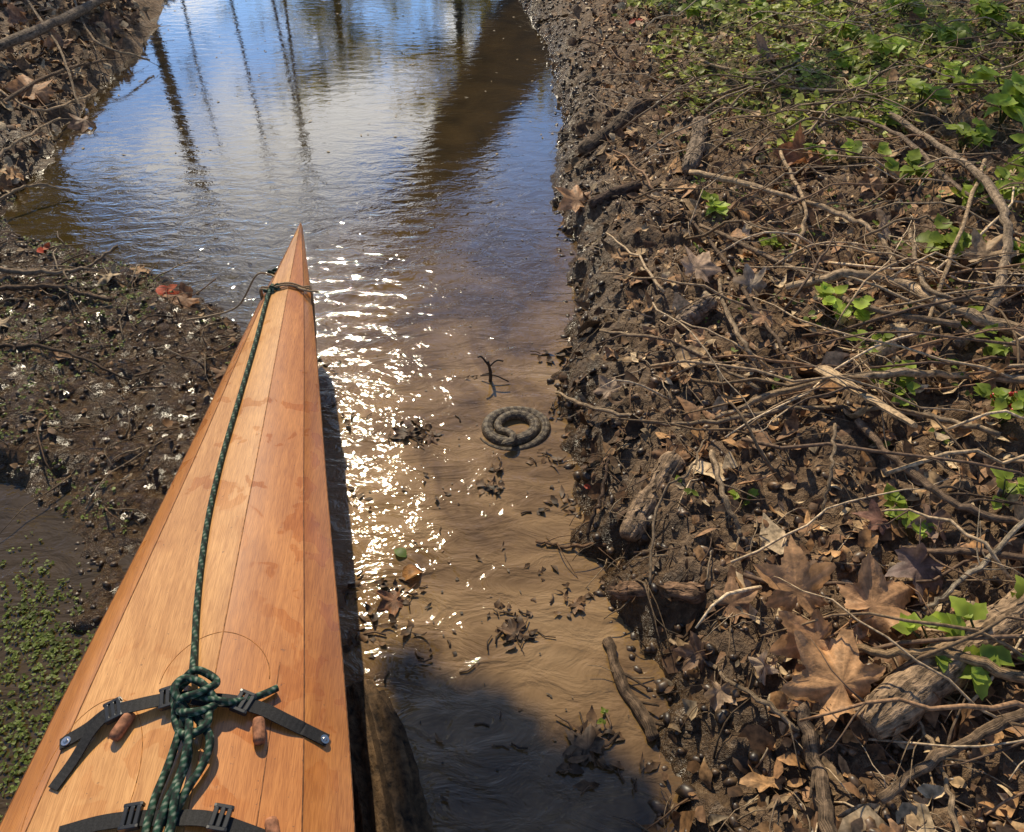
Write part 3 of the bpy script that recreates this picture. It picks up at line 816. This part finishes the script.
# ---- floating debris in water
fl=MB()
def clump(px,py,n,sp_,s,kk=1):
    c=gz(px,py); n=int(n*.7)+1
    for i in range(n):
        p=c+Vector((random.gauss(0,sp_*1.1),random.gauss(0,sp_*.7),R(.001,.006)))
        u=random.random()
        if u<.75: oval(fl,p,R(.8,2.6)*s,R(.4,1.1)*s,rq(Vector((0,0,1)),.4),sc3((.14,.078,.036),kk*R(.35,1.5)),.2,.9,0,5,.4)
        else:
            a=R(0,6.28); l=s*R(1.2,3.2); fl.tube([p,p+Vector((math.cos(a),math.sin(a),.06))*l*.5,p+Vector((math.cos(a+.3),math.sin(a+.3),.05))*l],R(.001,.0022),sc3((.11,.066,.036),R(.5,1.4)),5)
for a,b,n,q,s in((405,432,26,.035,.018),(430,437,14,.02,.016),(492,487,14,.016,.018),(498,468,8,.012,.014),(395,590,18,.03,.013),(505,612,10,.014,.012),(512,632,26,.022,.015),(530,638,12,.014,.014),(345,590,12,.02,.012),(360,500,8,.02,.012),(590,740,26,.02,.02),(580,765,16,.02,.018),(575,600,18,.03,.013),(440,600,8,.05,.008),(335,360,8,.03,.014),(475,376,5,.01,.012),(550,410,10,.02,.015),(560,360,12,.03,.018),(340,405,10,.04,.012),(545,460,14,.02,.015),(380,632,14,.04,.016),(545,510,6,.03,.012),(460,520,5,.08,.006),(350,640,14,.03,.018),(410,655,10,.05,.01),(620,760,12,.03,.014),(566,500,16,.02,.016),(600,545,16,.02,.014),(480,715,8,.06,.010),(430,760,6,.05,.010),(440,490,6,.05,.009),(480,560,6,.05,.009),(540,570,8,.03,.011)):
    clump(a,b,n,q,s)
for i in range(200):
    y=R(.6,3.2); x=R(-.4,float(xr(y)))
    if hz(x,y)<0: oval(fl,Vector((x,y,.0025)),R(.003,.011),R(.002,.006),Matrix.Rotation(R(0,6.28),3,'Z'),sc3((.10,.065,.036),R(.5,1.5)),.05,.1,0,3,.3)
for i in range(120):
    y=R(3.2,6); x=R(float(_xl(y)),float(xr(y)))
    oval(fl,Vector((x,y,.0025)),R(.008,.025),R(.005,.015),Matrix.Rotation(R(0,6.28),3,'Z'),sc3((.2,.14,.07),R(.5,1.5)),.05,.1,0,3,.3)
fl.build("floating_debris",[M_wet])
mb=MB(); oval(mb,gz(412,572,.012),.045,.034,Matrix.Rotation(.5,3,'Z'),(.55,.27,.09),.5,.8,0,8,.15); mb.build("floating_leaf",[M_leaf])
mb=MB(); oval(mb,gz(400,552,.006),.034,.024,Matrix.Rotation(2.5,3,'Z'),(.20,.30,.07),.2,.3,0,8,.05); mb.build("floating_leaf",[M_green])
for a,b,s,yw,col,sd_ in((395,600,.085,2.2,(.26,.12,.055),44),(588,750,.10,.8,(.16,.10,.055),45),(405,434,.07,1.2,(.09,.055,.03),46),(515,634,.07,.3,(.14,.08,.04),47),(494,488,.05,2.8,(.05,.035,.02),48),(430,438,.05,4.,(.15,.08,.04),49),(575,604,.05,4.,(.17,.09,.04),50)):
    mb=MB(); lobed(mb,gz(a,b,.007),s,Vector((0,-.15,1)).normalized(),yw,col,.45,0,sd_); mb.build("floating_leaf",[M_wet])
mb=MB(); b0=gz(490,384,-.01)
mb.tube(spline([b0,b0+Vector((.002,.0,.035)),b0+Vector((-.004,.0,.075))],6),lambda t:.0055-.002*t,(.06,.042,.03),7,0,None,True,.15)
mb.tube(spline([b0+Vector((-.002,0,.06)),b0+Vector((-.02,.005,.085)),b0+Vector((-.03,.0,.088))],4),.0028,(.06,.042,.03),5)
mb.tube(spline([b0+Vector((-.003,0,.055)),b0+Vector((.018,.01,.07)),b0+Vector((.036,.01,.068))],4),.0024,(.06,.042,.03),5)
mb.tube(spline([b0+Vector((-.025,.01,.02)),b0+Vector((.01,.0,.03)),b0+Vector((.05,-.01,.016))],4),.002,(.06,.042,.03),5)
mb.build("dead_stick",[M_wet])
dw=MB()
def tiny(mb,x,y,z,s,k=1):
    for j in range(random.randint(2,4)):
        oval(mb,Vector((x+R(-s,s),y+R(-s,s),z+R(0,s*.5))),s*R(.8,1.5),s*R(.6,1),rq(Vector((0,0,1)),.5),sc3((.20,.25,.05),k*R(.6,1.4)),.15,.3,0,3,.1)
for i in range(700):
    c=random.choice([(35,640),(12,720),(60,660),(15,770),(30,600)]); p=gz(c[0]+random.gauss(0,24),c[1]+random.gauss(0,26))
    if hz(p.x,p.y)<.02: tiny(dw,p.x,p.y,.003,R(.003,.008))
for i in range(2600):
    y=1.15+1.9*random.random(); x=float(_xl(y))-R(0,1.0)
    if hz(x,y)>.003 and n1(x*4,y*4)>.46: tiny(dw,x,y,hz(x,y)+.003,R(.004,.009))
dw.build("water_cress_patch",[M_green])

# ---- green weeds
def weed(px,py,h,n,ls,kcol=1,name="weed_plant",pos=None,mb=None):
    own=mb is None; mb=mb or MB(); b=pos or on(px,py,0)
    for i in range(n):
        a=R(0,6.28); sp_=R(.2,1)*h*.7
        tip=b+Vector((math.cos(a)*sp_,math.sin(a)*sp_,h*R(.5,1.1)))
        st=spline([b,b+(tip-b)*.5+Vector((0,0,h*.15)),tip],4)
        g=R(.75,1.3)*kcol; col=(.33*g,.42*g,.055*g)
        mb.tube(st,ls*.03+.0006,(.14,.16,.05),4,0)
        for j,o in enumerate((0,-1,1)):
            q=(Vector((R(-.4,.4),R(-.6,.1),1)).normalized()).to_track_quat('Z','Y').to_matrix()@Matrix.Rotation(a+o*1.0,3,'Z')
            L=ls*(1 if o==0 else .8)*R(.8,1.15)
            c=tip+q@Vector((L*.5,0,0))
            oval(mb,c,L,L*.68,q,col,.25,.5,0,9,.2)
    if own: return mb.build(name,[M_green])
for a,b,h,n,ls,k in((1000,125,.14,8,.11,1.3),(865,95,.07,8,.065,1.2),(905,188,.08,6,.06,.9),(940,258,.08,7,.065,1.0),(833,318,.08,6,.05,1.4),(711,214,.05,3,.055,1.3),(890,402,.06,7,.04,1.1),(1000,424,.06,9,.04,1.0),(905,525,.05,6,.035,1.2),(975,665,.09,6,.045,1.1),(1022,655,.08,6,.05,1.1),(930,665,.07,4,.035,1.1),(865,352,.05,4,.035,.9),(740,512,.04,3,.025,1.0),(992,358,.05,5,.04,.9),(818,168,.06,5,.05,1.0),(1010,205,.07,5,.065,1.1),(700,22,.08,7,.07,.9),(940,50,.09,9,.085,1.0),(775,250,.04,3,.035,1),(603,722,.02,2,.012,.8),(690,500,.04,2,.02,.8),(965,330,.05,4,.035,1),(882,60,.08,8,.075,1.2),(985,25,.1,9,.085,1.1),(790,60,.06,5,.055,1.1),(1015,60,.1,9,.085,1.2),(900,20,.1,9,.085,1.2),(750,20,.07,7,.07,1.1),(840,40,.07,7,.065,1.2),(960,150,.07,7,.065,1.1),(920,110,.07,7,.07,1.2),(880,130,.06,6,.06,1.2),(960,90,.08,8,.075,1.2),(820,10,.08,7,.07,1.2),(1020,170,.08,6,.07,1.1),(840,70,.06,7,.06,1.2),(1010,270,.06,5,.055,1.1),(970,210,.06,5,.055,1.1),(860,165,.06,5,.05,1.1),(1000,505,.05,4,.035,1.1)):
    weed(a,b,h,n,ls,k)
cp=MB()
for i in range(3600):
    y=2.7+4.4*random.random(); x=.65+3.6*random.random()
    if n1(x*2,y*2,5)<.46-.05*(y-3): continue
    z=hz(x,y)
    s=R(.010,.032)
    for j in range(5):
        g=R(.6,1.6); oval(cp,Vector((x+R(-.04,.04),y+R(-.04,.04),z+R(.005,.05))),s*1.5,s,rq(Vector((0,-.2,1)),.6),(.40*g,.44*g,.08*g),.2,.5,0,3,.1)
for i in range(520):
    y=1.2+4*random.random(); x=float(xr(y))+.35+2.2*random.random()
    s=R(.006,.014); z=hz(x,y)
    for j in range(4): oval(cp,Vector((x+R(-.02,.02),y+R(-.02,.02),z+R(.005,.03))),s*1.5,s,rq(Vector((0,-.2,1)),.6),(.22,.30,.05),.2,.5,0,3,.1)
cp.build("low_weeds",[M_green])
gr=MB()
for i in range(1800):
    y=3.0+4*random.random(); x=.9+3.2*random.random(); z=hz(x,y); a=R(0,6.28); h=R(.03,.09)
    p=Vector((x,y,z)); t=Vector((math.cos(a)*h*.6,math.sin(a)*h*.6,h)); s_=Vector((-math.sin(a),math.cos(a),0))*.0025
    g=R(.7,1.4)
    gr.add([p-s_,p+s_,p+t*.6+s_*.7,p+t*.6-s_*.7,p+t+Vector((t.x*.4,t.y*.4,-h*.1))],[(0,1,2,3),(3,2,4)],(.34*g,.36*g,.09*g))
gr.build("grass_tufts",[M_green])

# ------------------------------------------------------------ trees (seen mirrored in the creek)
def tree(base,top,r,nl,cr,leafc,limbs=9,lsz=.12,name="added_dapple_tree",umin=.35,taper=.75):
    root=empty(name); mb=MB(); b=Vector(base);t=Vector(top)
    mid=b+(t-b)*.5+Vector((R(-.1,.1),R(-.1,.1),0)); pts=spline([b,mid,t],10)
    mb.tube(pts,lambda u:r*(1.25-.25*min(1,u*8))*(1-taper*u)+.004,(.10,.075,.055),12,0,None,True,.05)
    ends=[]
    for i in range(limbs):
        u=R(umin,1); p=pts[int(u*(len(pts)-1))]; a=R(0,6.28); L=R(.3,1)*cr
        e=p+Vector((math.cos(a)*L,math.sin(a)*L,R(.2,.8)*L)); m2=(p+e)/2+Vector((0,0,-.06*L))
        mb.tube(spline([p,m2,e],5),lambda q:r*.28*(1-.8*q)+.004,(.09,.07,.05),6)
        ends.append((p,e))
        for k in range(4):
            s0=p+(e-p)*R(.3,.95); a2=R(0,6.28); L2=R(.2,.5)*cr
            e2=s0+Vector((math.cos(a2)*L2,math.sin(a2)*L2,R(-.3,.5)*L2)); mb.tube([s0,(s0+e2)/2+Vector((0,0,.03)),e2],lambda q:min(.012,r*.4)*(1-.7*q),(.09,.07,.05),4); ends.append((s0,e2))
    mb.build("trunk_and_limbs",[M_twig],True,root)
    if nl:
        lf=MB()
        for i in range(nl):
            p,e=random.choice(ends); c=p+(e-p)*R(.3,1.1)+Vector((random.gauss(0,.14),random.gauss(0,.14),random.gauss(0,.12)))*cr*.6
            s=lsz*R(.6,1.3); q=rq(Vector((0,0,1)),1.2); g=R(.5,1.5)
            v=[c+q@Vector((-s,0,0)),c+q@Vector((0,-s*.5,.02)),c+q@Vector((s,0,0)),c+q@Vector((0,s*.5,.02))]
            lf.add(v,[(0,1,2,3)],(leafc[0]*g,leafc[1]*g,leafc[2]*g))
        lf.build("foliage",[M_treeleaf],False,root)
yg=(.42,.33,.04); dg=(.07,.09,.02)
tree((.75,9.4,.2),(-2.3,10.3,5.4),.48,0,1.0,yg,3,taper=.40,umin=.5)
tree((2.2,12,.3),(1.7,12,3.2),.2,1300,1.4,yg,10)
tree((3.9,11,.4),(3.8,11,7),.3,2200,2.2,dg,12)
tree((-5.5,9.2,.3),(-5.3,9.0,4.6),.22,2000,1.6,(.24,.21,.03),12)
tree((-9,13,.3),(-9,13,6),.3,1800,2.4,dg,12)
tree((-3.6,5.8,.3),(-3.7,5.6,2.4),.09,1000,.8,yg,9,.06)
tree((6.5,14,.5),(6.5,14,9),.3,2200,2.8,dg,12)
tree((-4.2,21,.5),(-4.2,21,4.8),.2,1600,1.9,(.32,.27,.04),12)
tree((-.9,17,.3),(-1.0,17,4.2),.16,1800,1.6,yg,12,.10)
tree((.8,20,.5),(.7,20,5.4),.2,1800,2.2,(.30,.26,.04),12)
tree((6,6,.4),(6.4,5.6,6),.25,1500,2.0,dg,12)
tree((-8.5,2.5,.4),(-8.5,2.5,5),.3,1200,2.2,dg,12)
for x0,y0,h in((-2.6,9.5,5.2),(-2.3,9.0,4.4),(-3.2,10,5.6),(-3.9,10.5,4.2)):
    tree((x0,y0,.2),(x0+R(-.1,.3),y0,h),.014,50,.30,yg,14,.04,"sapling",.1)

# ------------------------------------------------------------ light
AZ=math.radians(-17); EL=math.radians(44)
S=Vector((math.sin(AZ)*math.cos(EL),math.cos(AZ)*math.cos(EL),math.sin(EL)))
def lift(gx,gy,z): return Vector((gx,gy,0))+S*(z/S.z)
# unseen tree added behind the paddler, its leaves shaped to shade the lower water
root=empty("added_shade_tree"); mb=MB()
pts=spline([Vector((1.3,-3.4,.1)),Vector((1.1,-2.9,2.4)),lift(.62,-2.3,3.6),lift(.20,-.8,3.9),lift(.06,.50,3.7)],12)
mb.tube(pts,lambda u:.13*(1-.75*u)+.01,(.10,.075,.055),14,0,None,True,.04)
poly=[(-.22,.87),(.21,.60),(.22,.20),(.28,-.9),(.08,-.9),(-.06,.14)]  # shadow outline on the water that the bough's leaves are arranged to fill
def inside(x,y):
    c=False;n=len(poly)
    for i in range(n):
        x1,y1=poly[i];x2,y2=poly[(i+1)%n]
        if (y1>y)!=(y2>y) and x<(x2-x1)*(y-y1)/(y2-y1)+x1: c=not c
    return c
lf=MB(); cnt=0
while cnt<1800:
    gx,gy=R(-.4,.36),R(-.9,.97)
    if not inside(gx,gy): continue
    c=lift(gx,gy,R(3.35,4.05)); cnt+=1
    s=R(.04,.070); q=rq(Vector((0,0,1)),.7); g=R(.6,1.4)
    lf.add([c+q@Vector((-s,0,0)),c+q@Vector((-.2*s,-s*.55,.01)),c+q@Vector((s,0,0)),c+q@Vector((-.2*s,s*.55,.01))],[(0,1,2,3)],(.08*g,.10*g,.02*g))
for i in range(26):
    p=pts[random.randint(len(pts)//2,len(pts)-1)]
    while True:
        gx,gy=R(-.36,.3),R(-.6,.95)
        if inside(gx,gy): break
    e=lift(gx,gy,R(3.4,4.0)); mb.tube([p,(p+e)/2+Vector((0,0,.05)),e],lambda q:.012*(1-.7*q),(.09,.07,.05),5)
mb.build("trunk_and_limbs",[M_twig],True,root); lf.build("foliage",[M_twig],False,root)
# unseen thin-crowned tree, added to dapple the far banks through its leaf clumps
root=empty("added_dapple_tree"); mb=MB(); lf=MB()
tp=spline([Vector((2.9,8.6,.4)),Vector((2.7,8.5,3.0)),Vector((2.3,8.3,5.4))],12)
mb.tube(tp,lambda u:.13*(1-.7*u)+.01,(.10,.075,.055),12,0,None,True,.05)
for gx,gy,rr in((1.3,3.2,.22),(2.1,3.6,.28),(2.9,3.0,.22),(1.0,4.6,.28),(2.5,4.8,.32),(1.7,2.5,.16),(3.1,4.1,.25),(1.5,5.6,.35),(-2.3,4.6,.35),(-2.9,5.4,.3),(2.6,2.3,.16)):
    z=R(4.2,5.2); c0=lift(gx,gy,z); p=tp[random.randint(16,len(tp)-1)] if gx>0 else None
    if p is None: p=Vector((-3.9,9.6,3.4))
    mb.tube(spline([p,(p+c0)/2+Vector((0,0,.25)),c0],6),lambda q:.022*(1-.8*q)+.003,(.09,.07,.05),6)
    for k in range(int(420*rr)):
        c=c0+Vector((random.gauss(0,rr*.55),random.gauss(0,rr*.55),random.gauss(0,rr*.35)))
        s=R(.035,.07); q=rq(Vector((0,0,1)),1.); g=R(.6,1.4)
        lf.add([c+q@Vector((-s,0,0)),c+q@Vector((-.2*s,-s*.55,.01)),c+q@Vector((s,0,0)),c+q@Vector((-.2*s,s*.55,.01))],[(0,1,2,3)],(.20*g,.20*g,.03*g))
mb.tube(spline([Vector((-4.1,9.8,.3)),Vector((-4.0,9.7,1.8)),Vector((-3.9,9.6,3.4))],6),.07,(.10,.075,.055),8)
mb.build("trunk_and_limbs",[M_twig],True,root); lf.build("foliage",[M_treeleaf],False,root)
sl=bpy.data.lights.new("sun",'SUN'); sl.energy=5.0; sl.angle=math.radians(.5); sl.color=(1,.88,.66)
so=bpy.data.objects.new("sun",sl); scene.collection.objects.link(so); so.rotation_euler=S.to_track_quat('Z','Y').to_euler(); so.location=(0,5,10)
wd=bpy.data.worlds.new("World"); scene.world=wd; wd.use_nodes=True; nt=wd.node_tree; nt.nodes.clear()
o=nt.nodes.new('ShaderNodeOutputWorld'); bg=nt.nodes.new('ShaderNodeBackground'); bg.inputs[1].default_value=.092
sky=nt.nodes.new('ShaderNodeTexSky'); sky.sky_type='NISHITA'; sky.sun_disc=False; sky.sun_elevation=EL; sky.sun_rotation=AZ
sky.dust_density=.3; sky.air_density=1.0
tc=nt.nodes.new('ShaderNodeTexCoord'); mp=nt.nodes.new('ShaderNodeMapping'); mp.inputs['Scale'].default_value=(1.6,1.6,4.2); nt.links.new(tc.outputs['Generated'],mp.inputs[0])
cn=noise(nt,mp.outputs[0],3.0,6,.62,.5)
vd=nt.nodes.new('ShaderNodeVectorMath'); vd.operation='DISTANCE'; nt.links.new(tc.outputs['Generated'],vd.inputs[0])
ca_,ce_=math.radians(-16),math.radians(22); vd.inputs[1].default_value=(math.sin(ca_)*math.cos(ce_),math.cos(ca_)*math.cos(ce_),math.sin(ce_))
cb_=maprange(nt,vd.outputs['Value'],.03,.30,.17,0)
cf=maprange(nt,mth(nt,'ADD',cn,cb_),.56,.68)
c=mix(nt,cf,mix(nt,1.0,sky.outputs[0],(.78,1.0,1.30),'MULTIPLY'),(12.0,11.8,11.5)); nt.links.new(c,bg.inputs[0]); nt.links.new(bg.outputs[0],o.inputs[0])
